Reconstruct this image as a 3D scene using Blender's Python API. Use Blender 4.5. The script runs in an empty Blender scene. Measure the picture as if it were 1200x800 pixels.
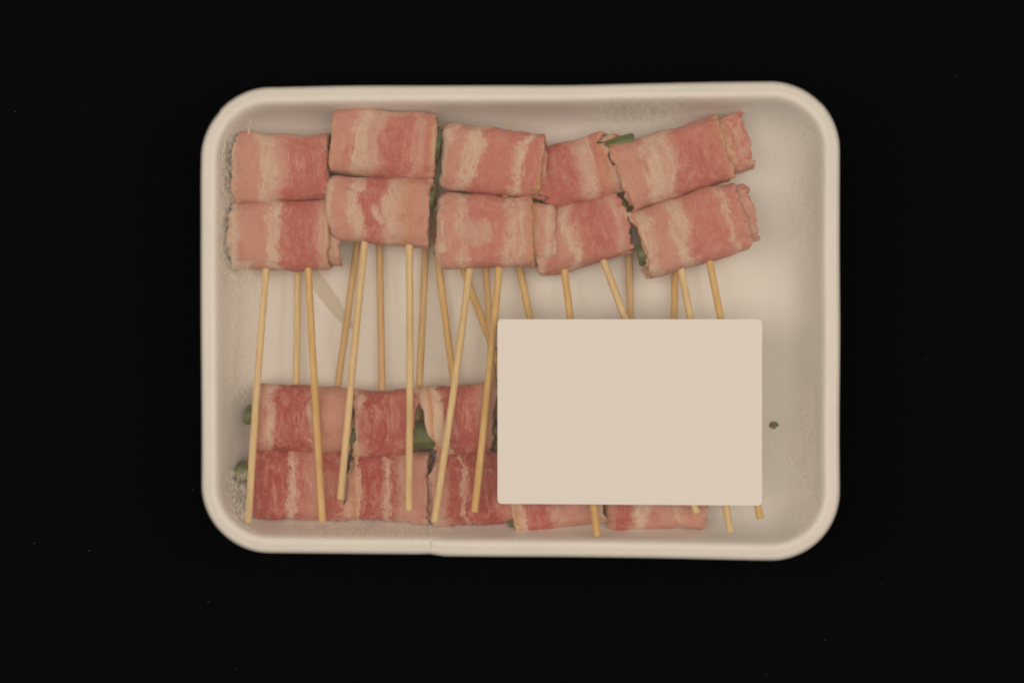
import bpy, bmesh, math, random
import numpy as np
from mathutils import Vector, Matrix, noise

sc = bpy.context.scene
C = sc.collection
PI = math.pi
MM = 0.001

# ------------------------------------------------------------------ camera
PX = 0.0003                      # metres per photo pixel in the plane of the tray rim
RIM = 0.027                      # height of the tray rim above the table
DIST = 0.55
TILT = math.radians(2.6)         # the photographer stood a little to the right
F_PX = DIST / PX
cam_dir = Vector((math.sin(TILT), 0, math.cos(TILT)))
cam_pos = Vector((0, 0, RIM)) + cam_dir * DIST
cam_right = Vector((math.cos(TILT), 0, -math.sin(TILT)))
cam_up = Vector((0, 1, 0))
cd = bpy.data.cameras.new('camera')
cam = bpy.data.objects.new('camera', cd)
C.objects.link(cam)
cam.location = cam_pos
cam.rotation_euler = (0, TILT, 0)
cd.sensor_width = 36.0
cd.lens = 36.0 * F_PX / 1200.0
cd.clip_start = 0.01
cd.clip_end = 50
sc.camera = cam


def at(px, py, z):
    """Point at height z (metres) that the photograph shows at px, py."""
    d = -cam_dir * F_PX + cam_right * (px - 600) + cam_up * (400 - py)
    k = (z - cam_pos.z) / d.z
    return cam_pos + d * k


# ------------------------------------------------------------------ light
w = bpy.data.worlds.new('World')
sc.world = w
w.use_nodes = True
w.node_tree.nodes['Background'].inputs['Color'].default_value = (1.0, 0.835, 0.68, 1)
w.node_tree.nodes['Background'].inputs['Strength'].default_value = 0.05


def area(name, loc, size, power, aim=(0, 0, 0), col=(1.0, 0.835, 0.67)):
    l = bpy.data.lights.new(name, 'AREA')
    l.shape = 'RECTANGLE'
    l.size, l.size_y = size
    l.energy = power
    l.color = col
    o = bpy.data.objects.new(name, l)
    C.objects.link(o)
    o.location = loc
    o.rotation_euler = (Vector(aim) - Vector(loc)).to_track_quat('-Z', 'Y').to_euler()
    return o


area('softbox_lamp', (-0.80, 0.10, 1.05), (0.8, 1.0), 5.6)
area('softbox_lamp', (0.80, 0.12, 1.05), (0.8, 1.0), 6.2)
area('ceiling_lamp', (0.0, -0.15, 1.6), (1.3, 1.0), 10.0)

sc.view_settings.view_transform = 'Standard'
sc.view_settings.look = 'None'
sc.view_settings.exposure = 0.0
sc.view_settings.gamma = 1.0
sc.view_settings.use_curve_mapping = False
sc.render.engine = 'CYCLES'
sc.cycles.caustics_reflective = False
sc.cycles.caustics_refractive = False
sc.cycles.max_bounces = 10
sc.cycles.transparent_max_bounces = 24
sc.cycles.volume_bounces = 1
sc.cycles.filter_width = 1.9      # the photograph is slightly soft


# ------------------------------------------------------------------ materials
def new_mat(name):
    m = bpy.data.materials.new(name)
    m.use_nodes = True
    nt = m.node_tree
    return m, nt, nt.nodes['Principled BSDF']


class NB:
    """Tiny node builder."""
    def __init__(self, nt):
        self.nt = nt

    def n(self, typ, **kw):
        nd = self.nt.nodes.new(typ)
        for k, v in kw.items():
            setattr(nd, k, v)
        return nd

    def link(self, a, b):
        self.nt.links.new(a, b)

    def inp(self, nd, key, v):
        s = nd.inputs[key]
        if isinstance(v, bpy.types.NodeSocket):
            self.link(v, s)
        else:
            s.default_value = v

    def math(self, op, a, b=None, c=None, clamp=False):
        nd = self.n('ShaderNodeMath', operation=op, use_clamp=clamp)
        self.inp(nd, 0, a)
        if b is not None:
            self.inp(nd, 1, b)
        if c is not None:
            self.inp(nd, 2, c)
        return nd.outputs[0]

    def noise(self, vec, scale, detail=3, rough=0.5, dist=0.0):
        nd = self.n('ShaderNodeTexNoise')
        if vec is not None:
            self.link(vec, nd.inputs['Vector'])
        nd.inputs['Scale'].default_value = scale
        nd.inputs['Detail'].default_value = detail
        nd.inputs['Roughness'].default_value = rough
        nd.inputs['Distortion'].default_value = dist
        return nd.outputs['Fac']

    def mapping(self, vec, scale=(1, 1, 1), loc=(0, 0, 0)):
        nd = self.n('ShaderNodeMapping')
        self.link(vec, nd.inputs['Vector'])
        nd.inputs['Scale'].default_value = scale
        nd.inputs['Location'].default_value = loc
        return nd.outputs['Vector']

    def mix(self, fac, a, b, blend='MIX'):
        nd = self.n('ShaderNodeMix', data_type='RGBA', blend_type=blend)
        self.inp(nd, 0, fac)
        for i, v in ((6, a), (7, b)):
            if isinstance(v, bpy.types.NodeSocket):
                self.link(v, nd.inputs[i])
            else:
                nd.inputs[i].default_value = (*v, 1) if len(v) == 3 else v
        return nd.outputs[2]

    def range(self, v, a, b, c=0.0, d=1.0, smooth=True):
        nd = self.n('ShaderNodeMapRange')
        if smooth:
            nd.interpolation_type = 'SMOOTHSTEP'
        self.link(v, nd.inputs[0])
        for i, x in enumerate((a, b, c, d)):
            nd.inputs[i + 1].default_value = x
        return nd.outputs[0]

    def bump(self, h, strength, dist, normal=None):
        nd = self.n('ShaderNodeBump')
        nd.inputs['Strength'].default_value = strength
        nd.inputs['Distance'].default_value = dist
        self.link(h, nd.inputs['Height'])
        if normal is not None:
            self.link(normal, nd.inputs['Normal'])
        return nd.outputs['Normal']


# --- black cloth
mat_cloth, nt, P = new_mat('black_cloth')
b = NB(nt)
tc = b.n('ShaderNodeTexCoord').outputs['Object']
nz = b.noise(tc, 900, 3)
b.link(b.mix(nz, (0.0027, 0.0034, 0.0041), (0.0042, 0.0053, 0.0064)), P.inputs['Base Color'])
P.inputs['Roughness'].default_value = 0.95
P.inputs['Specular IOR Level'].default_value = 0.0

# --- white foam
mat_foam, nt, P = new_mat('white_foam')
b = NB(nt)
tc = b.n('ShaderNodeTexCoord').outputs['Object']
big = b.noise(tc, 26, 4, 0.55)
fine = b.noise(tc, 700, 2)
col = b.mix(b.range(big, 0.3, 0.7), (0.79, 0.80, 0.785), (0.83, 0.83, 0.82))
b.link(col, P.inputs['Base Color'])
P.inputs['Roughness'].default_value = 0.5
P.inputs['Specular IOR Level'].default_value = 0.3
b.link(b.bump(fine, 0.25, 0.0003, b.bump(big, 0.3, 0.002)), P.inputs['Normal'])

# --- clear film: thin slab of very slightly milky plastic
mat_film = bpy.data.materials.new('cling_film_plastic')
mat_film.use_nodes = True
nt = mat_film.node_tree
nt.nodes.remove(nt.nodes['Principled BSDF'])
vs = nt.nodes.new('ShaderNodeVolumePrincipled')
vs.inputs['Color'].default_value = (0.98, 0.96, 0.93, 1)
vs.inputs['Density'].default_value = 450.0
vs.inputs['Anisotropy'].default_value = 0.0
nt.links.new(vs.outputs['Volume'], nt.nodes['Material Output'].inputs['Volume'])


def crinkle_material(name, alpha, rough=0.25):
    m, nt, P = new_mat(name)
    b = NB(nt)
    tc = b.n('ShaderNodeTexCoord').outputs['Object']
    nz = b.noise(tc, 420, 5, 0.65, 1.5)
    P.inputs['Base Color'].default_value = (0.70, 0.66, 0.56, 1)
    P.inputs['Roughness'].default_value = rough
    uv = b.n('ShaderNodeUVMap', uv_map='UVMap').outputs['UV']
    sp = b.n('ShaderNodeSeparateXYZ')
    b.link(uv, sp.inputs[0])
    ed = b.math('MULTIPLY', b.range(sp.outputs[0], 0.0, 0.35), b.range(sp.outputs[0], 1.0, 0.65))
    ed = b.math('MULTIPLY', ed, b.math('MULTIPLY', b.range(sp.outputs[1], 0.0, 0.12), b.range(sp.outputs[1], 1.0, 0.88)))
    st = b.noise(b.mapping(tc, (1.0, 0.5, 1)), 230, 4, 0.6, 2.5)
    st = b.math('ABSOLUTE', b.math('SUBTRACT', st, 0.5))
    strings = b.range(st, 0.10, 0.0)
    al = b.math('ADD', b.math('MULTIPLY', strings, alpha), b.range(nz, 0.4, 0.75, alpha * 0.10, alpha * 0.45))
    b.link(b.math('MULTIPLY', al, ed, clamp=True), P.inputs['Alpha'])
    return m


mat_crinkle = crinkle_material('crinkled_film', 0.36)
mat_crease = crinkle_material('film_crease', 0.6)
mat_faint = crinkle_material('faintly_fogged_film', 0.16)

mat_drop, nt, P = new_mat('water_droplet')
P.inputs['Base Color'].default_value = (0.9, 0.9, 0.88, 1)
P.inputs['Roughness'].default_value = 0.03
P.inputs['IOR'].default_value = 1.33
P.inputs['Transmission Weight'].default_value = 1.0

# --- label paper
mat_label, nt, P = new_mat('cream_label_paper')
b = NB(nt)
tc = b.n('ShaderNodeTexCoord').outputs['Object']
nz = b.noise(tc, 900, 2)
b.link(b.mix(nz, (0.795, 0.79, 0.785), (0.805, 0.80, 0.795)), P.inputs['Base Color'])
P.inputs['Roughness'].default_value = 0.7
P.inputs['Specular IOR Level'].default_value = 0.2

# --- bamboo
def bamboo(name, c1, c2, seed):
    m, nt, P = new_mat(name)
    b = NB(nt)
    tc = b.n('ShaderNodeTexCoord').outputs['Object']
    v = b.mapping(tc, (1, 0.03, 1), (seed * 3.1, seed * 1.7, seed))
    fib = b.noise(v, 1400, 4, 0.6)
    v2 = b.mapping(tc, (1, 1, 1), (seed, 0, seed * 2.3))
    blot = b.noise(v2, 60, 3, 0.55)
    c = b.mix(b.range(fib, 0.3, 0.7), c1, c2)
    c = b.mix(b.math('MULTIPLY', b.range(blot, 0.45, 0.75), 0.45), c, (c1[0] * 0.9, c1[1] * 0.78, c1[2] * 0.6))
    spk = b.noise(b.mapping(tc, (1, 0.5, 1), (seed, seed, seed)), 330, 1)
    c = b.mix(b.math('MULTIPLY', b.range(spk, 0.80, 0.86), 0.7), c, (0.12, 0.07, 0.03))
    b.link(c, P.inputs['Base Color'])
    P.inputs['Roughness'].default_value = 0.55
    P.inputs['Specular IOR Level'].default_value = 0.25
    b.link(b.bump(fib, 0.25, 0.0002), P.inputs['Normal'])
    return m


mats_bamboo = [bamboo('pale_bamboo', (0.68, 0.50, 0.26), (0.82, 0.65, 0.38), 1),
               bamboo('golden_bamboo', (0.64, 0.41, 0.16), (0.76, 0.54, 0.24), 2),
               bamboo('tan_bamboo', (0.60, 0.40, 0.19), (0.72, 0.52, 0.28), 3)]

# --- asparagus
mat_green, nt, P = new_mat('green_asparagus')
b = NB(nt)
tc = b.n('ShaderNodeTexCoord').outputs['Object']
v = b.mapping(tc, (0.15, 1, 1))
st = b.noise(v, 500, 3)
bl = b.noise(tc, 180, 3)
c = b.mix(b.range(st, 0.3, 0.7), (0.062, 0.092, 0.028), (0.145, 0.19, 0.06))
c = b.mix(b.math('MULTIPLY', b.range(bl, 0.55, 0.8), 0.5), c, (0.22, 0.27, 0.11))
b.link(c, P.inputs['Base Color'])
P.inputs['Roughness'].default_value = 0.45

# --- bacon
COL = {
    'F': (0.70, 0.565, 0.45),  # firm cream fat
    'f': (0.62, 0.41, 0.335),   # marbled fat
    'P': (0.60, 0.298, 0.243), # pale lean
    'O': (0.57, 0.29, 0.135),   # smoked orange rind
    'L': (0.55, 0.172, 0.145),  # lean
    'D': (0.475, 0.088, 0.082), # dark red lean
    'R': (0.375, 0.034, 0.036), # deep red lean
}


def bacon_material(name, ramp, blobs, width_cm, slant, seed, marble=0.5, deep=(0.42, 0.11, 0.095)):
    m, nt, P = new_mat(name)
    b = NB(nt)
    uv = b.n('ShaderNodeUVMap', uv_map='UVMap').outputs['UV']       # metric, in cm
    off = b.mapping(uv, (1, 1, 1), (seed * 7.3, seed * 4.1, seed * 1.3))
    sep = b.n('ShaderNodeSeparateXYZ')
    b.link(uv, sep.inputs[0])
    u = b.math('MULTIPLY', sep.outputs[0], 1.0 / width_cm)
    vv = b.math('MULTIPLY', sep.outputs[1], 1.0 / 1.75)
    # meandering of the fat lines along the strip
    long_ = b.noise(b.mapping(off, (0.55, 0.9, 1)), 1.3, 3, 0.5)
    mid = b.noise(b.mapping(off, (1.5, 0.8, 1)), 3.2, 5, 0.65, 0.6)
    tiny = b.noise(b.mapping(off, (1.0, 0.55, 1)), 15, 5, 0.7)
    du = b.math('MULTIPLY', b.math('SUBTRACT', long_, 0.5), 0.26)
    du = b.math('ADD', du, b.math('MULTIPLY', b.math('SUBTRACT', mid, 0.5), 0.15))
    du = b.math('ADD', du, b.math('MULTIPLY', b.math('SUBTRACT', tiny, 0.5), 0.17))
    du = b.math('ADD', du, b.math('MULTIPLY', vv, slant))
    # the edges of the strip keep their place
    edge = b.math('MULTIPLY', b.range(u, 0.0, 0.15), b.range(u, 1.0, 0.85))
    uu = b.math('ADD', u, b.math('MULTIPLY', du, b.math('ADD', edge, 0.15)))
    cr = b.n('ShaderNodeValToRGB')
    el = cr.color_ramp.elements
    el[0].position, el[0].color = ramp[0][0], (*COL[ramp[0][1]], 1)
    el[1].position, el[1].color = ramp[-1][0], (*COL[ramp[-1][1]], 1)
    for p, k in ramp[1:-1]:
        e = el.new(p)
        e.color = (*COL[k], 1)
    # beyond the strip's outer edges the inner layer shows the same colours again
    fold = b.math('PINGPONG', b.math('ABSOLUTE', uu), 1.0)
    b.link(fold, cr.inputs[0])
    c = cr.outputs[0]
    for (u0, v0, ru, rv, k) in blobs:
        a = b.math('DIVIDE', b.math('SUBTRACT', uu, u0), ru)
        d = b.math('DIVIDE', b.math('SUBTRACT', vv, v0), rv)
        r2 = b.math('ADD', b.math('MULTIPLY', a, a), b.math('MULTIPLY', d, d))
        r2 = b.math('ADD', r2, b.math('MULTIPLY', b.math('SUBTRACT', mid, 0.5), 3.0))
        r2 = b.math('ADD', r2, b.math('MULTIPLY', b.math('SUBTRACT', tiny, 0.5), 1.2))
        c = b.mix(b.math('MULTIPLY', b.range(r2, 1.3, 0.45), 0.85), c, COL[k])
    # the whole strip is slightly translucent: neighbouring tones run into each other
    c = b.mix(0.14 if deep[0] > 0.4 else 0.03, c, COL['P'])
    # the bands are broken up: lean creeps into the fat in patches
    brk = b.noise(b.mapping(off, (1.5, 0.7, 1), (8.1, 2.2, 0)), 2.7, 5, 0.66, 0.8)
    c = b.mix(b.math('MULTIPLY', b.range(brk, 0.48, 0.64), 0.62), c, COL['P'])
    # streaks of lean drawn through the fat, and of fat through the lean
    streak = b.noise(b.mapping(off, (3.0, 0.42, 1), (1.9, 5.3, 0)), 4.0, 4, 0.62, 0.6)
    c = b.mix(b.math('MULTIPLY', b.range(streak, 0.52, 0.68), 0.32), c, (0.57, 0.27, 0.21))
    c = b.mix(b.math('MULTIPLY', b.range(streak, 0.43, 0.28), 0.17), c, (0.60, 0.38, 0.30))
    # marbling: thin branching fat lines running with the strip
    ridge = b.noise(b.mapping(off, (1.7, 0.6, 1), (3.7, 1.1, 0)), 2.0, 4, 0.58, 1.4)
    ridge = b.math('ABSOLUTE', b.math('SUBTRACT', ridge, 0.5))
    line = b.range(ridge, 0.020, 0.0)
    patch = b.range(b.noise(off, 1.1, 2), 0.45, 0.60)
    c = b.mix(b.math('MULTIPLY', b.math('MULTIPLY', line, patch), marble * 0.7), c, COL['F'])
    # muscle fibres and frosty mottling
    fib = b.noise(b.mapping(off, (0.8, 2.4, 1)), 5, 4, 0.6, 1.2)
    c = b.mix(b.math('MULTIPLY', b.range(fib, 0.42, 0.75), 0.16), c, (0.68, 0.47, 0.38))
    cloud = b.noise(off, 2.4, 4, 0.6)
    c = b.mix(b.math('MULTIPLY', b.range(cloud, 0.48, 0.75), 0.30), c, (0.62, 0.39, 0.31))
    c = b.mix(b.math('MULTIPLY', b.range(cloud, 0.5, 0.25), 0.35), c, deep)
    mott = b.noise(off, 9, 4, 0.7)
    c = b.mix(b.math('MULTIPLY', b.range(mott, 0.54, 0.76), 0.26), c, (0.66, 0.47, 0.38))
    c = b.mix(b.math('MULTIPLY', b.range(mott, 0.46, 0.24), 0.22), c, (0.38, 0.12, 0.09))
    grain = b.noise(off, 30, 3, 0.7)
    c = b.mix(b.math('MULTIPLY', b.range(grain, 0.5, 0.78), 0.20), c, (0.68, 0.50, 0.41))
    c = b.mix(b.math('MULTIPLY', b.range(grain, 0.5, 0.24), 0.16), c, (0.34, 0.12, 0.09))
    # frosty ice film along the cut ends
    rim = b.math('MAXIMUM', b.range(u, 0.05, 0.0), b.range(u, 0.95, 1.0))
    c = b.mix(b.math('MULTIPLY', b.math('MULTIPLY', rim, b.range(mid, 0.45, 0.6)), 0.45), c, (0.66, 0.55, 0.44))
    b.link(c, P.inputs['Base Color'])
    P.inputs['Roughness'].default_value = 0.62
    P.inputs['Specular IOR Level'].default_value = 0.22
    P.inputs['Subsurface Weight'].default_value = 0.25
    P.inputs['Subsurface Radius'].default_value = (1.0, 0.45, 0.3)
    P.inputs['Subsurface Scale'].default_value = 0.0012
    h = b.math('ADD', b.math('MULTIPLY', mid, 0.6), b.math('MULTIPLY', fib, 0.25))
    n1 = b.bump(h, 0.35, 0.0012)
    b.link(b.bump(grain, 0.35, 0.00025, n1), P.inputs['Normal'])
    return m


mat_fatscrap, nt, P = new_mat('pale_fat')
P.inputs['Base Color'].default_value = (0.66, 0.58, 0.44, 1)
P.inputs['Roughness'].default_value = 0.5
P.inputs['Alpha'].default_value = 0.35

mat_lint, nt, P = new_mat('grey_lint')
P.inputs['Base Color'].default_value = (0.16, 0.15, 0.14, 1)


# ------------------------------------------------------------------ mesh helpers
def mesh_obj(name, verts, faces, mat, parent=None, smooth=True, uvs=None):
    me = bpy.data.meshes.new(name)
    off = Vector(parent.matrix_basis.translation) if parent is not None and parent.parent is None else Vector()
    if parent is not None and parent.parent is not None:
        off = parent.parent.matrix_basis.translation + parent.matrix_basis.translation
    vs_ = np.asarray(verts, dtype=np.float64) - np.array(off)
    me.from_pydata(vs_.tolist(), [], [list(f) for f in faces])
    me.materials.append(mat)
    if smooth:
        me.polygons.foreach_set('use_smooth', [True] * len(me.polygons))
    if uvs is not None:
        lay = me.uv_layers.new(name='UVMap')
        li = np.zeros(len(me.loops), dtype=np.int32)
        me.loops.foreach_get('vertex_index', li)
        lay.data.foreach_set('uv', np.asarray(uvs, dtype=np.float32)[li].ravel())
    me.update()
    o = bpy.data.objects.new(name, me)
    C.objects.link(o)
    if parent is not None:
        o.parent = parent
    return o


def tag(o, label=None, cat=None, group=None, kind=None):
    if label:
        o['label'] = label
    if cat:
        o['category'] = cat
    if group:
        o['group'] = group
    if kind:
        o['kind'] = kind
    return o


def empty(name, loc):
    o = bpy.data.objects.new(name, None)
    o.location = loc
    o.matrix_basis = Matrix.Translation(loc)
    o.empty_display_size = 0.01
    C.objects.link(o)
    return o


# ------------------------------------------------------------------ table
tbl = mesh_obj('table_surface', [(-1.2, -1.0, 0), (1.2, -1.0, 0), (1.2, 1.0, 0), (-1.2, 1.0, 0)], [(0, 1, 2, 3)], mat_cloth, smooth=False)
tag(tbl, 'matt black cloth covered table under the tray', kind='structure')

# ------------------------------------------------------------------ tray
pL, pR = at(235, 375, RIM), at(985, 375, RIM)
TLc, BLc = at(235, 104.3, RIM), at(235, 647.6, RIM)
TRc, BRc = at(985, 91.8, RIM), at(985, 657.6, RIM)
CX, CY = (pL.x + pR.x) / 2, (TLc.y + BLc.y + TRc.y + BRc.y) / 4
HA = (pR.x - pL.x) / 2
hl, hr = (TLc.y - BLc.y) / 2, (TRc.y - BRc.y) / 2
HB = (hl + hr) / 2
TAPER = (hr - hl) / (2 * HB)        # the long sides spread a little towards the right
R0 = 0.0245
NS = 34                             # points per corner / side


def outline(d):
    """Closed ring of the tray outline, set in by d."""
    a, bb, r = HA - d, HB - d, max(R0 - d, 0.002)
    pts = []
    corners = [(a - r, bb - r, 0), (-(a - r), bb - r, PI / 2), (-(a - r), -(bb - r), PI), (a - r, -(bb - r), 1.5 * PI)]
    for i, (cx, cy, a0) in enumerate(corners):
        for k in range(NS):
            t = k / (NS - 1)
            an = a0 + t * PI / 2
            pts.append((cx + r * math.cos(an), cy + r * math.sin(an)))
        nx = corners[(i + 1) % 4]
        p0 = pts[-1]
        p1 = (nx[0] + r * math.cos(nx[2]), nx[1] + r * math.sin(nx[2]))
        for k in range(1, NS):
            t = k / NS
            pts.append((p0[0] + (p1[0] - p0[0]) * t, p0[1] + (p1[1] - p0[1]) * t))
    out = []
    for x, y in pts:
        fade = max(0.0, 1 - d / 0.02)
        yy = y * (1 + TAPER * x / HA)
        # pressed-in foam: soft waviness, and the nick under the film seam on the lower long side
        wob = 0.0005 * noise.noise(Vector((x * 22, y * 22, 3.1))) * fade
        s = 1 - wob / 0.08
        if y < -bb * 0.9:
            xs = x - (-0.0315)
            yy += fade * (0.00035 if xs < 0 else -0.00025) * min(1, abs(xs) / 0.0012) * math.exp(-abs(xs) / 0.03)
            yy += fade * 0.0006 * math.exp(-(xs / 0.002) ** 2)
        if y > bb * 0.9:
            yy += fade * -0.0005 * math.sin((x / HA + 0.2) * 2.4)
        out.append((CX + x * s, CY + yy * s))
    return out


def loft(profile, name, mat, parent=None, cap_first=True, cap_last=True):
    verts, faces = [], []
    n = len(outline(0))
    for d, z in profile:
        verts += [(x, y, z) for x, y in outline(d)]
    for i in range(len(profile) - 1):
        for k in range(n):
            k2 = (k + 1) % n
            faces.append((i * n + k, i * n + k2, (i + 1) * n + k2, (i + 1) * n + k))
    if cap_first:
        faces.append(tuple(range(n))[::-1])
    if cap_last:
        L = (len(profile) - 1) * n
        faces.append(tuple(L + k for k in range(n)))
    return verts, faces, n


prof = [(12.5, 0.2), (11.7, 0.5), (10.8, 1.6), (5.6, 17.0), (4.2, 21.3), (3.2, 22.3), (1.2, 22.6), (0.35, 23.0), (0.0, 23.9),
        (0.12, 24.9), (0.55, 25.7), (1.2, 26.25), (1.8, 26.45), (2.2, 26.52), (2.6, 26.62), (3.1, 26.8), (3.7, 26.96),
        (4.4, 27.0), (5.1, 26.82), (5.7, 26.3), (6.3, 25.1), (7.0, 22.8), (7.9, 18.0), (9.3, 13.8), (10.8, 10.6), (12.6, 8.0), (14.8, 6.2), (17.6, 5.0), (21.0, 4.25), (25.0, 4.0), (28.0, 4.0)]
# floor sheet goes on inward so that the bump has vertices to live on
prof = [(d * MM, z * MM) for d, z in prof]
tray_v, tray_f, _ = loft(prof, 'tray', mat_foam)
tray = empty('foam_tray', Vector((CX, CY, 0.0)))
tag(tray, 'white foam meat tray with rounded corners lying on black cloth', 'tray')
mesh_obj('tray_shell', tray_v, tray_f, mat_foam, tray)
FLOOR = 0.004

# ------------------------------------------------------------------ film
film = empty('cling_film', Vector((CX, CY, RIM)))
tag(film, 'clear stretched cling film wrapped tight over the whole white tray', 'plastic film')
FT = 0.00025


def film_z(x, y):
    q = max(0.0, 1 - max(abs((x - CX) / HA), abs((y - CY) / HB)) ** 2)
    return RIM + 0.0003 + 0.0002 * noise.noise(Vector((x * 40, y * 40, 0))) * q


fv, ff = [], []
ring_d = [0.079, 0.07, 0.06, 0.05, 0.04, 0.03, 0.022, 0.016, 0.011, 0.0075, 0.005, 0.003, 0.0012, 0.0001]
rings = []
for d in ring_d:
    rings.append([(x, y, film_z(x, y) - (0.0008 if d < 0.003 else 0) * (1 - d / 0.003) * 0.6) for x, y in outline(d)])
for d, z in ((-0.0002, 0.0246), (-0.0002, 0.0225), (0.0028, 0.0208), (0.0085, 0.0055), (0.0108, 0.0008), (0.03, 0.00012)):
    rings.append([(x, y, z) for x, y in outline(d)])
n = len(rings[0])
nr = len(rings)
outer = [p for r in rings for p in r]
# inner skin: the same rings pulled inwards / down by the film's thickness
inner = []
for i, r in enumerate(rings):
    for (x, y, z) in r:
        if i < len(ring_d):
            inner.append((x, y, z - FT))
        else:
            sx = 1 - FT / HA
            inner.append((CX + (x - CX) * sx, CY + (y - CY) * (1 - FT / HB), z + (0.00006 if i == nr - 1 else 0)))
fv = outer + inner
N = len(outer)
for i in range(nr - 1):
    for k in range(n):
        k2 = (k + 1) % n
        ff.append((i * n + k, (i + 1) * n + k, (i + 1) * n + k2, i * n + k2))
        ff.append((N + i * n + k, N + i * n + k2, N + (i + 1) * n + k2, N + (i + 1) * n + k))
ff.append(tuple(range(n)))
ff.append(tuple(N + k for k in range(n))[::-1])
L = (nr - 1) * n
for k in range(n):
    k2 = (k + 1) % n
    ff.append((L + k, N + L + k, N + L + k2, L + k2))
sheet = mesh_obj('film_sheet', fv, ff, mat_film, film)
bm = bmesh.new()
bm.from_mesh(sheet.data)
bmesh.ops.recalc_face_normals(bm, faces=bm.faces)
bm.to_mesh(sheet.data)
bm.free()

# ------------------------------------------------------------------ bacon rolls
def super(c, n):
    return math.copysign(abs(c) ** (2.0 / n), c)


def roll_mesh(w, ry, rz, seed, turns=1.85, pitch=0.0021, th=0.0017, rag=0.0011, iL=0.0, iR=0.0, rl=0.0009, rr=0.0009, end=-0.6 * PI, n_=2.9, sag=0.0, shl=None, shr=None):
    """A strip of bacon rolled up round the local X axis. Returns local verts, faces, metric uvs (cm)."""
    NT, NU = 190, 46
    P_, UV = [], []
    S = Vector((seed * 5.17, seed * 2.3, seed * 9.1))
    circ = PI / 2 * (ry + rz) / 2
    rs_ = random.Random(seed * 13 + 5)
    shl = rs_.uniform(-0.07, 0.07) if shl is None else shl
    shr = rs_.uniform(-0.07, 0.07) if shr is None else shr
    tap = rs_.uniform(-0.05, 0.05)
    for side in (0, 1):
        for i in range(NT):
            f = i / (NT - 1)                       # 0 inner end .. 1 outer free end
            back = (1 - f) * turns                 # turns in from the outer end
            th_ = end + 2 * PI - back * 2 * PI     # angle; PI/2 is the top
            lay = min(1.0, max(0.0, (back - 0.85) / 0.3))
            a0 = -w / 2 - iL * lay + rag * (1.3 * noise.noise(Vector((th_ * 0.55, 1.7, 0)) + S) + 0.6 * noise.noise(Vector((th_ * 2.3, 7.7, 0)) + S) + 0.5 * noise.noise(Vector((th_ * 5.3, 3.7, 0)) + S) + 0.14 * noise.noise(Vector((th_ * 17, 4.7, 0)) + S))
            a1 = w / 2 + iR * lay + rag * (1.3 * noise.noise(Vector((th_ * 0.55, 11.7, 0)) + S) + 0.6 * noise.noise(Vector((th_ * 2.3, 17.7, 0)) + S) + 0.5 * noise.noise(Vector((th_ * 5.3, 13.7, 0)) + S) + 0.14 * noise.noise(Vector((th_ * 17, 14.7, 0)) + S))
            a0 += shl * ry * math.cos(th_)
            a1 += shr * ry * math.cos(th_)
            for j in range(NU):
                g = j / (NU - 1)
                g = 0.5 - 0.5 * math.cos(g * PI) if True else g
                g = 0.55 * g + 0.45 * (j / (NU - 1))
                x = a0 + (a1 - a0) * g
                inset = back * pitch
                dl, dr = x - a0, a1 - x
                for dd, e in ((dl, rl), (dr, rr)):
                    if dd < e:
                        q = 1 - dd / e
                        inset += e * 0.75 * (1 - math.sqrt(max(0, 1 - q * q)))
                if side:
                    inset += th * (0.25 + 0.75 * min(1, min(dl, dr) / 0.0012))
                    inset = min(inset, rz - 0.0006)
                lump = 1 + tap * 2 * x / w + 0.05 * noise.noise(Vector((x * 75, 2.2, seed)))
                y = (ry * lump - inset) * super(math.cos(th_), n_)
                z = (rz - inset) * super(math.sin(th_), n_)
                q3 = Vector((x * 130, y * 130, z * 130)) + S
                dn = 0.00075 * noise.noise(q3) + 0.00022 * noise.noise(q3 * 3.1)
                dn += 0.0007 * noise.noise(Vector((x * 60, th_ * 0.8, 4)) + S)
                dn += (0.0013 * noise.noise(Vector((th_ * 1.9, 9.0 if dl < dr else 3.0, 0)) + S) + 0.0006 * noise.noise(Vector((th_ * 4.7, 5.0, 0)) + S)) * math.exp(-min(dl, dr) / 0.0026)
                rr_ = math.hypot(y, z) + 1e-9
                y += dn * y / rr_
                z += dn * z / rr_
                y += sag * (x / w) ** 2
                P_.append((x, y, z))
                UV.append(((x + w / 2) * 100, (PI / 2 - th_) / (PI / 2) * circ * -100))
    faces = []
    M = NT * NU
    for i in range(NT - 1):
        for j in range(NU - 1):
            a = i * NU + j
            faces.append((a, a + NU, a + NU + 1, a + 1))
            faces.append((M + a, M + a + 1, M + a + NU + 1, M + a + NU))
    for i in range(NT - 1):
        a = i * NU
        faces.append((a, M + a, M + a + NU, a + NU))
        a = i * NU + NU - 1
        faces.append((a, a + NU, M + a + NU, M + a))
    for j in range(NU - 1):
        faces.append((j, j + 1, M + j + 1, M + j))
        a = (NT - 1) * NU + j
        faces.append((a, M + a, M + a + 1, a + 1))
    return P_, UV, faces


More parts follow.
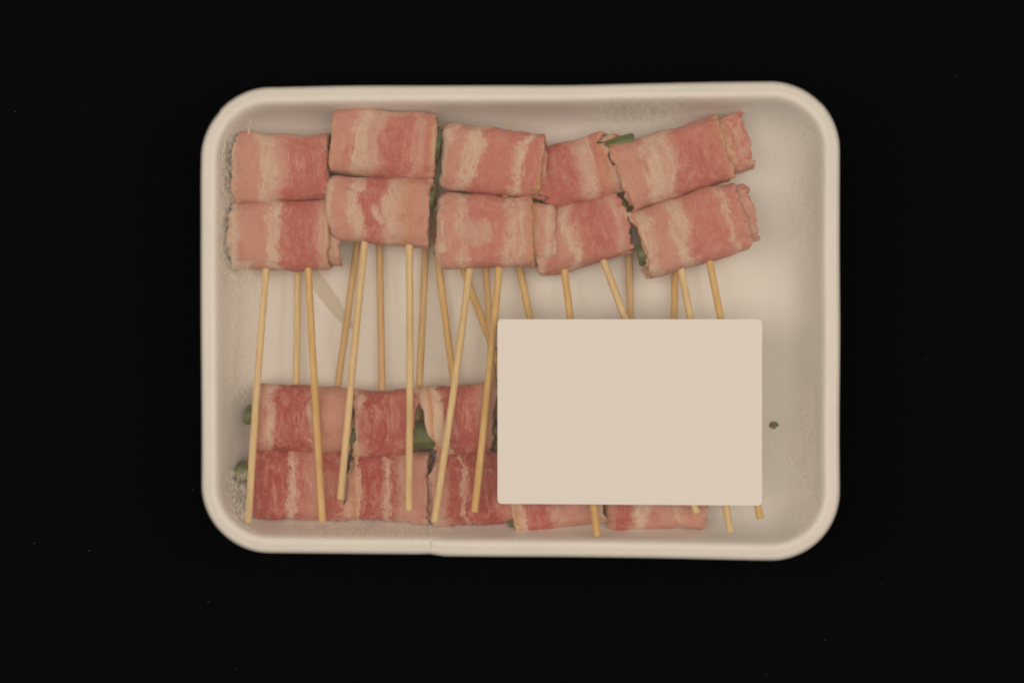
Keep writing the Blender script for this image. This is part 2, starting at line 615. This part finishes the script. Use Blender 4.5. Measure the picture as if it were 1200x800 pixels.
def spear_mesh(x0, x1, r, seed, yo=0.0, zo=0.0):
    nseg, ns = 10, 16
    v, f = [], []
    prof_ = [(x0, 0.0), (x0 + 0.0001, 0.86)] + [(x0 + 0.0006 + (x1 - x0 - 0.0012) * k / nseg, 1.0) for k in range(nseg + 1)] + [(x1 - 0.0001, 0.86), (x1, 0.0)]
    for x, s in prof_:
        for k in range(ns):
            a = 2 * PI * k / ns
            rad = r * s * (1 + 0.10 * noise.noise(Vector((x * 200, math.cos(a) * 1.5, math.sin(a) * 1.5 + seed))))
            v.append((x + 0.12 * rad * math.cos(a) * (1 if s else 0), yo + rad * math.cos(a), zo + rad * math.sin(a)))
    for i in range(len(prof_) - 1):
        for k in range(ns):
            k2 = (k + 1) % ns
            f.append((i * ns + k, (i + 1) * ns + k, (i + 1) * ns + k2, i * ns + k2))
    return v, f


def stick_mesh(p_tip, p_end, r, seed):
    """Bamboo stick from its pointed tip to its blunt end, in world coordinates; slightly bowed."""
    ax = p_end - p_tip
    ln = ax.length
    e = ax / ln
    s1 = e.cross(Vector((0, 0, 1))).normalized()
    s2 = s1.cross(e)
    ns = 12
    rs = [(0, 0.05), (0.002, 0.35), (0.005, 0.7), (0.009, 0.95)] + [(0.012 + (ln - 0.0126) * k / 12, 1.0) for k in range(13)] + [(ln - 0.0002, 0.93), (ln, 0.8)]
    rnd = random.Random(seed)
    bow = rnd.uniform(-0.0008, 0.0008)
    v, f = [], []
    for d, s in rs:
        t = d / ln
        cpt = p_tip + e * d + s1 * bow * math.sin(t * PI)
        for k in range(ns):
            a = 2 * PI * k / ns
            rad = r * s * (1 + 0.06 * noise.noise(Vector((math.cos(a), math.sin(a), d * 60 + seed))))
            v.append(cpt + s1 * rad * math.cos(a) + s2 * rad * 0.92 * math.sin(a))
    for i in range(len(rs) - 1):
        for k in range(ns):
            k2 = (k + 1) % ns
            f.append((i * ns + k, i * ns + k2, (i + 1) * ns + k2, (i + 1) * ns + k))
    f.append(tuple(range(ns))[::-1])
    L_ = (len(rs) - 1) * ns
    f.append(tuple(L_ + k for k in range(ns)))
    return v, f


seed_n = [0]


def bacon_roll(root, cx, cy, w, h, rot, z, rz, ramp, blobs=(), slant=0.0, marble=0.6, asp=None, deep=(0.42, 0.11, 0.095), **kw):
    seed_n[0] += 1
    s = seed_n[0]
    W, RY = w * PX, h * PX / 2 * 1.12
    P_, UV, F_ = roll_mesh(W, RY, rz, s, **kw)
    base = at(cx, cy, z)
    mw = Matrix.Translation(base) @ Matrix.Rotation(math.radians(rot), 4, 'Z')
    mat = bacon_material('bacon_meat', ramp, blobs, W * 100, slant, s, marble, deep)
    o = mesh_obj('bacon_roll', P_, F_, mat, None, True, UV)
    o.parent = root
    o.matrix_basis = Matrix.Translation(-root.matrix_basis.translation) @ mw
    # asparagus core
    gl, gr, yo, zo, r = asp if asp else (-0.0010, -0.0010, 0, 0, 0.0036)
    v, f = spear_mesh(-W / 2 - gl, W / 2 + gr, r, s, yo, zo)
    a = mesh_obj('asparagus_spear', v, f, mat_green, None)
    a.parent = o
    bm_ = bmesh.new()
    bm_.from_mesh(a.data)
    bmesh.ops.recalc_face_normals(bm_, faces=bm_.faces)
    bm_.to_mesh(a.data)
    bm_.free()
    bm_ = bmesh.new()
    bm_.from_mesh(o.data)
    bmesh.ops.recalc_face_normals(bm_, faces=bm_.faces)
    bm_.to_mesh(o.data)
    bm_.free()
    return o


def stick(root, tip, end, zt, ze, r=0.00130, m=0):
    seed_n[0] += 1
    v, f = stick_mesh(at(*tip, zt), at(*end, ze), r, seed_n[0])
    return mesh_obj('stick', v, f, mats_bamboo[m], root)


def skewer(cx, cy, label, group):
    p = at(cx, cy, FLOOR)
    r = empty('bacon_skewer', Vector((p.x, p.y, FLOOR)))
    tag(r, label, 'skewer', group)
    return r


UP, LO = 'skewers with rolls at the upper side of the tray', 'skewers with rolls at the lower side of the tray'
ZT, ZB = 0.0155, 0.0125
RT, RB = 0.0086, 0.0081


def ext(a, b_, y):
    """Extend the line a-b to row y."""
    return (a[0] + (b_[0] - a[0]) * (y - a[1]) / (b_[1] - a[1]), y)


# --- lower row first (they lie under the long sticks of the upper row)
k = skewer(355, 530, 'skewer of two level red bacon rolls in the lower left corner of the tray', LO)
bacon_roll(k, 358, 490, 118, 79, -2, ZB, RB, [(0, 'D'), (.06, 'P'), (.11, 'F'), (.15, 'f'), (.21, 'R'), (.5, 'R'), (.58, 'D'), (.63, 'F'), (.68, 'P'), (1, 'P')], asp=(0.0042, 0.0, 0.0005, 0.001, 0.0036), deep=(0.36, 0.065, 0.06))
bacon_roll(k, 350, 566, 112, 82, -2, ZB, RB, [(0, 'D'), (.1, 'R'), (.37, 'R'), (.42, 'F'), (.46, 'f'), (.52, 'D'), (.68, 'P'), (.76, 'D'), (1, 'D')], asp=(0.0058, -0.0005, 0.0035, 0.001, 0.0038), deep=(0.36, 0.065, 0.06))
stick(k, (350, 158), (344, 604), 0.0056, 0.0128, m=0)
stick(k, ext((417, 290), (394, 455), 165), ext((417, 290), (394, 455), 603), 0.0056, 0.0128, m=2)

k = skewer(455, 530, 'skewer of two red bacon rolls in lower row, large green stalk at upper right', LO)
bacon_roll(k, 451, 495, 76, 78, 3, ZB, RB, [(0, 'O'), (.08, 'F'), (.14, 'P'), (.3, 'R'), (.62, 'R'), (.75, 'D'), (1, 'D')], [(.18, -.4, .05, .25, 'F')], asp=(0.0012, 0.0092, -0.0052, 0.0012, 0.0053), rag=0.0015, iR=-0.001, shr=0.26, deep=(0.36, 0.065, 0.06))
bacon_roll(k, 457, 568, 94, 82, 0, ZB, RB, [(0, 'f'), (.08, 'O'), (.13, 'F'), (.16, 'R'), (.4, 'R'), (.47, 'F'), (.54, 'R'), (.68, 'f'), (.8, 'P'), (1, 'P')], rag=0.0016, shl=0.22, iL=0.002, iR=0.001, deep=(0.36, 0.065, 0.06))
stick(k, ext((444, 285), (447, 468), 165), ext((444, 285), (447, 468), 600), 0.0056, 0.0128, m=2)
stick(k, ext((498, 285), (490, 455), 165), ext((498, 285), (490, 455), 600), 0.0056, 0.0128, m=2)

k = skewer(550, 530, 'skewer of two red bacon rolls in lower row just left of the blank label', LO)
bacon_roll(k, 543, 490, 84, 83, 5, ZB, RB, [(0, 'F'), (.08, 'O'), (.12, 'F'), (.22, 'F'), (.28, 'R'), (.7, 'D'), (.85, 'P'), (1, 'f')], slant=-0.08, asp=(-0.001, 0.0078, -0.0058, 0.0005, 0.0046), rag=0.0016, shl=-0.24, shr=0.26, iR=-0.002, deep=(0.36, 0.065, 0.06))
bacon_roll(k, 558, 570, 94, 84, 5, ZB, RB, [(0, 'f'), (.1, 'P'), (.2, 'R'), (.33, 'R'), (.36, 'F'), (.39, 'R'), (.7, 'R'), (.8, 'D'), (1, 'P')], rag=0.002, shl=0.15, iL=0.003, deep=(0.36, 0.065, 0.06))
stick(k, ext((514, 312), (529, 430), 165), ext((514, 312), (529, 430), 600), 0.0058, 0.0128, m=1)
stick(k, ext((569, 312), (578, 450), 138), ext((569, 312), (578, 450), 590), 0.0056, 0.0128, m=2)

k = skewer(645, 535, 'skewer of tilted bacon rolls mostly hidden under left half of the blank label', LO)
bacon_roll(k, 640, 500, 108, 80, 4, ZB, RB, [(0, 'F'), (.1, 'O'), (.2, 'D'), (.5, 'R'), (.6, 'F'), (.7, 'P'), (1, 'D')], asp=(0.002, -0.001, -0.004, 0.001, 0.0042), deep=(0.36, 0.065, 0.06))
bacon_roll(k, 652, 578, 104, 78, 9, ZB, RB, [(0, 'O'), (.08, 'F'), (.13, 'D'), (.36, 'D'), (.46, 'f'), (.58, 'P'), (.8, 'P'), (1, 'F')], asp=(0.0028, -0.001, -0.0055, 0.0, 0.0044), rag=0.0013, deep=(0.36, 0.065, 0.06))
stick(k, ext((546, 318), (575, 395), 180), ext((546, 318), (575, 395), 560), 0.0058, 0.0128, m=1)
stick(k, ext((608, 312), (620, 372), 165), ext((608, 312), (620, 372), 590), 0.0056, 0.0128, m=1)

k = skewer(765, 540, 'skewer of bacon rolls mostly hidden under right half of the blank label', LO)
bacon_roll(k, 765, 500, 128, 80, 1, ZB, RB, [(0, 'D'), (.2, 'R'), (.4, 'F'), (.5, 'D'), (.7, 'F'), (.8, 'P'), (1, 'F')], deep=(0.36, 0.065, 0.06))
bacon_roll(k, 769, 579, 124, 78, 1, ZB, RB, [(0, 'O'), (.06, 'P'), (.12, 'D'), (.24, 'D'), (.31, 'F'), (.38, 'F'), (.44, 'P'), (.64, 'P'), (.69, 'F'), (.75, 'P'), (.92, 'P'), (1, 'F')], rl=0.003, rr=0.003, deep=(0.36, 0.065, 0.06))
stick(k, ext((738, 305), (740, 372), 165), ext((738, 305), (740, 372), 600), 0.0056, 0.0128, m=2)
stick(k, ext((793, 318), (792, 372), 165), ext((793, 318), (792, 372), 600), 0.0056, 0.0128, m=1)

# --- upper row
k = skewer(332, 240, 'skewer of two level bacon rolls in the upper left corner of the tray', UP)
bacon_roll(k, 333, 196, 114, 79, 0, ZT, RT, [(0, 'O'), (.04, 'P'), (.24, 'P'), (.30, 'F'), (.37, 'F'), (.43, 'f'), (.50, 'P'), (.6, 'L'), (1, 'L')], [(.78, .3, .25, .8, 'D'), (.65, -.85, .3, .3, 'f')], marble=0.9)
bacon_roll(k, 331, 275, 118, 79, 0, ZT, RT, [(0, 'O'), (.03, 'F'), (.08, 'f'), (.13, 'P'), (.36, 'P'), (.40, 'F'), (.50, 'F'), (.54, 'D'), (.82, 'D'), (.88, 'L'), (.94, 'f'), (1, 'O')], iR=0.0035)
stick(k, ext((314, 312), (291, 612), 160), (291, 612), 0.014, 0.0252, m=0)
stick(k, ext((362, 312), (378, 612), 160), (378, 612), 0.014, 0.0252, m=1)

k = skewer(447, 207, 'skewer second from left in upper row, its rolls lapping over the leftmost ones', UP)
bacon_roll(k, 451, 168, 122, 75, -5, ZT + 0.0022, RT, [(0, 'O'), (.05, 'P'), (.2, 'P'), (.25, 'F'), (.34, 'F'), (.40, 'f'), (.50, 'f'), (.56, 'L'), (.8, 'L'), (.85, 'f'), (.92, 'L'), (1, 'O')], [(.64, .5, .2, .8, 'D'), (.17, .35, .06, .28, 'L'), (.6, -.8, .3, .35, 'f')], marble=1.0, asp=(-0.001, 0.0022, 0.0005, 0, 0.0062))
bacon_roll(k, 444, 245, 124, 77, -2.5, ZT + 0.0022, RT, [(0, 'F'), (.07, 'F'), (.1, 'P'), (.22, 'P'), (.26, 'F'), (.33, 'F'), (.38, 'D'), (.58, 'D'), (.66, 'F'), (.74, 'f'), (.82, 'O'), (.9, 'P'), (1, 'P')], [(.55, .1, .06, .15, 'F'), (.36, .7, .06, .4, 'f'), (.62, .5, .05, .2, 'f')], rl=0.004, asp=(-0.001, 0.0014, 0.004, 0, 0.0045), slant=0.02)
stick(k, ext((428, 285), (399, 585), 140), (399, 585), 0.0165, 0.0252, m=0)
stick(k, ext((478, 285), (479, 598), 142), (479, 598), 0.0165, 0.0252, m=0)

k = skewer(575, 230, 'skewer of two bacon rolls with cream fat left ends in middle of upper row', UP)
bacon_roll(k, 578, 188, 122, 77, -6.5, ZT + 0.0022, RT, [(0, 'F'), (.07, 'F'), (.1, 'P'), (.2, 'P'), (.24, 'F'), (.34, 'F'), (.39, 'L'), (.72, 'L'), (.77, 'F'), (.82, 'F'), (.86, 'L'), (.95, 'L'), (.97, 'O'), (1, 'O')], rl=0.005, slant=0.09, marble=0.3, asp=(-0.001, -0.001, 0, 0, 0.0036))
bacon_roll(k, 569, 270, 118, 82, -1, ZT + 0.0022, RT, [(0, 'F'), (.07, 'F'), (.1, 'P'), (.22, 'P'), (.27, 'F'), (.32, 'f'), (.36, 'L'), (.66, 'L'), (.76, 'F'), (.82, 'P'), (.86, 'F'), (.92, 'P'), (1, 'O')], [(.42, .05, .16, .18, 'f')], rl=0.005, iR=0.0075, asp=(0.0006, 0.002, -0.006, -0.002, 0.0034))
stick(k, ext((548, 315), (509, 612), 160), (509, 612), 0.016, 0.0252, m=0)
stick(k, ext((583, 312), (556, 600), 146), (556, 600), 0.016, 0.0252, m=1)

k = skewer(678, 240, 'skewer of two crooked dark bacon rolls fourth from left in upper row', UP)
bacon_roll(k, 672, 201, 92, 72, 15, ZT - 0.001, RT - 0.0006, [(0, 'D'), (.5, 'D'), (.62, 'f'), (.75, 'F'), (.82, 'L'), (.92, 'O'), (1, 'f')], rag=0.0034, iR=0.0055, shr=-0.1, asp=(-0.001, 0.0100, 0.0040, 0.002, 0.0038))
bacon_roll(k, 677, 274, 116, 74, 16, ZT - 0.001, RT - 0.0006, [(0, 'F'), (.08, 'f'), (.13, 'L'), (.34, 'P'), (.38, 'F'), (.44, 'F'), (.5, 'L'), (.7, 'D'), (.85, 'L'), (.9, 'f'), (1, 'L')], rag=0.0024, asp=(0.0012, 0.0022, 0.0035, 0, 0.0042))
stick(k, ext((662, 320), (700, 628), 172), (700, 628), 0.013, 0.0252, m=1)
stick(k, ext((705, 302), (817, 601), 168), (817, 601), 0.013, 0.0252, m=0)

k = skewer(808, 230, 'rightmost skewer of two long bacon rolls slanting upwards to the right', UP)
bacon_roll(k, 787, 190, 130, 78, 17.5, ZT + 0.001, RT, [(0, 'O'), (.04, 'P'), (.2, 'P'), (.25, 'F'), (.34, 'F'), (.40, 'f'), (.46, 'F'), (.5, 'f'), (.56, 'L'), (.8, 'L'), (.93, 'L'), (1, 'O')], [(.68, .45, .22, .7, 'D')], slant=0.03, iR=0.0084, rag=0.0016, shr=0.05, marble=0.8)
bacon_roll(k, 810, 268, 126, 80, 16.5, ZT + 0.001, RT, [(0, 'O'), (.03, 'F'), (.09, 'F'), (.12, 'P'), (.3, 'P'), (.35, 'F'), (.43, 'F'), (.49, 'L'), (.78, 'L'), (.86, 'F'), (.9, 'L'), (1, 'P')], iR=0.0032, rag=0.0022, rr=0.0014, asp=(0.0022, -0.001, -0.004, 0, 0.0040))
stick(k, ext((797, 318), (856, 623), 166), (856, 623), 0.0145, 0.0252, m=0)
stick(k, ext((832, 310), (891, 608), 160), (891, 608), 0.0145, 0.0252, m=1)

# ------------------------------------------------------------------ blank label on the film
lz = RIM + 0.0009
pts = []
for (px, py, a0) in ((888, 379, 0), (588, 379, 90), (588, 585, 180), (888, 587, 270)):
    cpt = at(px, py, lz)
    r = 5 * PX
    for q in range(9):
        an = math.radians(a0 + q * 90 / 8)
        pts.append((cpt.x + r * math.cos(an), cpt.y + r * math.sin(an)))
bm = bmesh.new()
lo = [bm.verts.new((x, y, lz - 0.00018)) for x, y in pts]
hi = [bm.verts.new((x, y, lz)) for x, y in pts]
bm.faces.new(hi)
bm.faces.new(lo[::-1])
for i in range(len(pts)):
    j = (i + 1) % len(pts)
    bm.faces.new((lo[i], lo[j], hi[j], hi[i]))
me = bpy.data.meshes.new('blank_label')
bm.to_mesh(me)
bm.free()
me.materials.append(mat_label)
lab = bpy.data.objects.new('blank_label', me)
C.objects.link(lab)
tag(lab, 'blank cream rectangular paper label stuck on the film at lower right', 'label')

# ------------------------------------------------------------------ green crumb on the tray floor
rnd = random.Random(4)
bm = bmesh.new()
bmesh.ops.create_icosphere(bm, subdivisions=3, radius=1.0)
for v in bm.verts:
    d = 1 + 0.55 * noise.noise(v.co * 1.7 + Vector((3, 1, 2))) + 0.3 * noise.noise(v.co * 4)
    v.co = Vector((v.co.x * 0.0015 * d, v.co.y * 0.0012 * d, v.co.z * 0.0006 * d))
me = bpy.data.meshes.new('green_crumb')
bm.to_mesh(me)
bm.free()
me.polygons.foreach_set('use_smooth', [True] * len(me.polygons))
me.materials.append(mat_green)
cr_ = bpy.data.objects.new('green_crumb', me)
C.objects.link(cr_)
cr_.location = at(907, 498, FLOOR + 0.0006)
tag(cr_, 'tiny dark green crumb on bare tray floor right of the label', 'crumb')

# ------------------------------------------------------------------ thin pale scrap of fat on the floor
cl = [(364, 318), (370, 328), (379, 340), (388, 353), (397, 366), (406, 377), (414, 384)]
v, f = [], []
for i, (px, py) in enumerate(cl):
    c0 = at(px, py, FLOOR + 0.0004)
    a = cl[max(0, i - 1)]
    c_ = cl[min(len(cl) - 1, i + 1)]
    t = Vector((c_[0] - a[0], -(c_[1] - a[1]), 0)).normalized()
    nn = Vector((-t.y, t.x, 0))
    hw = (0.0026, 0.0028, 0.0027, 0.0026, 0.0022, 0.0017, 0.0008)[i]
    for q in (-1, -0.4, 0.4, 1):
        p = c0 + nn * hw * q * (1 + 0.2 * noise.noise(Vector((px * 0.3, q, 1))))
        v.append((p.x, p.y, FLOOR + (0.0001 if abs(q) == 1 else 0.0006)))
for i in range(len(cl) - 1):
    for q in range(3):
        a = i * 4 + q
        f.append((a, a + 1, a + 5, a + 4))
o = mesh_obj('fat_scrap', v, f, mat_fatscrap)
tag(o, 'thin pale curved scrap of fat on tray floor between the left sticks', 'meat scrap')

# ------------------------------------------------------------------ film details: crinkled folds, creases, condensation
def crinkle(px0, py0, px1, py1, z, nx, ny, amp, seed, freq=190, mat=mat_crinkle):
    v, f, uvs = [], [], []
    for j in range(ny + 1):
        for i in range(nx + 1):
            gx, gy = i / nx, j / ny
            wav = 3.0 * noise.noise(Vector((gy * 5, seed, gx)))
            p = at(px0 + (px1 - px0) * gx + wav * (1 if 0 < i else 0.4), py0 + (py1 - py0) * gy, z)
            r = 1 - abs(noise.noise(Vector((p.x * freq, p.y * freq, seed)))) * 2
            r2 = 1 - abs(noise.noise(Vector((p.x * freq * 2.3, p.y * freq * 2.3, seed + 5)))) * 2
            e = math.sin(gx * PI) ** 0.5 * math.sin(gy * PI) ** 0.5
            v.append((p.x, p.y, p.z + e * amp * (0.7 * r + 0.4 * r2)))
            uvs.append((gx, gy))
    for j in range(ny):
        for i in range(nx):
            a = j * (nx + 1) + i
            f.append((a, a + nx + 1, a + nx + 2, a + 1))
    return mesh_obj('film_crinkle', v, f, mat, film, True, uvs)


crinkle(251, 142, 283, 332, 0.0262, 32, 190, 0.0012, 1.0)
crinkle(262, 304, 303, 330, 0.0262, 40, 30, 0.0012, 3.0)
crinkle(262, 548, 298, 612, 0.0262, 36, 60, 0.0012, 7.0)
crinkle(255, 320, 300, 480, 0.0265, 24, 60, 0.0006, 9.0, mat=mat_faint)
crinkle(925, 440, 962, 640, 0.0265, 24, 80, 0.0006, 12.0, mat=mat_faint)
crinkle(655, 104, 840, 150, 0.0265, 80, 30, 0.0006, 15.0, mat=mat_faint)
crinkle(915, 130, 966, 330, 0.0265, 30, 80, 0.0006, 18.0, mat=mat_faint)
crinkle(300, 606, 580, 640, 0.0265, 120, 24, 0.0006, 21.0, mat=mat_faint)


def crease(pts_, z, wid, sd):
    v, f, uvs = [], [], []
    m = len(pts_)
    # resample with a gentle curve
    fine_ = []
    for i in range(m - 1):
        for q in range(8):
            t = q / 8
            fine_.append((pts_[i][0] + (pts_[i + 1][0] - pts_[i][0]) * t, pts_[i][1] + (pts_[i + 1][1] - pts_[i][1]) * t))
    fine_.append(pts_[-1])
    for i, (px, py) in enumerate(fine_):
        a = fine_[max(0, i - 1)]
        c_ = fine_[min(len(fine_) - 1, i + 1)]
        t = Vector((c_[0] - a[0], -(c_[1] - a[1]), 0)).normalized()
        nn = Vector((-t.y, t.x, 0))
        p = at(px, py, z) + nn * 0.0003 * noise.noise(Vector((i * 0.35, sd, 0)))
        hw = wid * math.sin(PI * (i + 0.5) / len(fine_)) ** 0.5
        v += [tuple(p - nn * hw), (p.x, p.y, p.z + wid * 0.8), tuple(p + nn * hw)]
        t_ = i / (len(fine_) - 1)
        uvs += [(0.3, t_), (0.5, t_), (0.7, t_)]
    for i in range(len(fine_) - 1):
        for q in range(2):
            a = i * 3 + q
            f.append((a, a + 1, a + 4, a + 3))
    return mesh_obj('film_crease', v, f, mat_crease, film, True, uvs)


FZ = RIM + 0.0004
crease([(357, 555), (364, 566), (369, 585), (371, 600)], 0.0222, 0.00022, 1)
crease([(915, 520), (930, 545), (945, 570), (962, 598)], FZ, 0.00018, 2)
crease([(300, 322), (306, 350), (312, 380)], FZ, 0.00022, 3)
crease([(262, 590), (285, 615), (315, 630)], FZ - 0.0002, 0.0002, 4)
crease([(503, 612), (506, 632), (504, 645)], FZ - 0.0002, 0.0003, 5)
crease([(294, 135), (292, 150), (290, 165)], FZ, 0.0003, 6)
crease([(268, 100 + 55), (262, 175), (259, 200)], FZ, 0.00025, 8)

bm = bmesh.new()
rnd = random.Random(11)
zones = [(675, 810, 118, 148, 90), (922, 955, 160, 310, 90), (880, 930, 140, 230, 20), (928, 955, 420, 540, 24), (430, 560, 122, 140, 14)]
for x0, x1, y0, y1, cnt in zones:
    for _ in range(cnt):
        p = at(rnd.gauss((x0 + x1) / 2, (x1 - x0) / 4), rnd.gauss((y0 + y1) / 2, (y1 - y0) / 4), RIM - 0.00005)
        r = rnd.uniform(0.00010, 0.00027)
        ret = bmesh.ops.create_icosphere(bm, subdivisions=2, radius=r)
        for v in ret['verts']:
            v.co.z *= 0.55
            v.co += p
me = bpy.data.meshes.new('condensation')
off = film.matrix_basis.translation
for v in bm.verts:
    v.co -= off
bm.to_mesh(me)
bm.free()
me.polygons.foreach_set('use_smooth', [True] * len(me.polygons))
me.materials.append(mat_drop)
o = bpy.data.objects.new('condensation', me)
C.objects.link(o)
o.parent = film
o['kind'] = 'stuff'

# ------------------------------------------------------------------ lint on the cloth
bm = bmesh.new()
for (px, py) in ((101, 125), (226, 574), (244, 704), (105, 645), (1034, 684), (967, 749), (18, 131), (276, 783), (40, 636), (898, 790), (1120, 90), (1085, 420)):
    p = at(px, py, 0.0003)
    ret = bmesh.ops.create_icosphere(bm, subdivisions=1, radius=rnd.uniform(0.00010, 0.00020))
    for v in ret['verts']:
        v.co.x *= rnd.uniform(0.8, 1.6)
        v.co += p
me = bpy.data.meshes.new('lint')
bm.to_mesh(me)
bm.free()
me.materials.append(mat_lint)
o = bpy.data.objects.new('lint', me)
C.objects.link(o)
tag(o, 'scattered specks of pale lint on the black cloth', 'lint', kind='stuff')
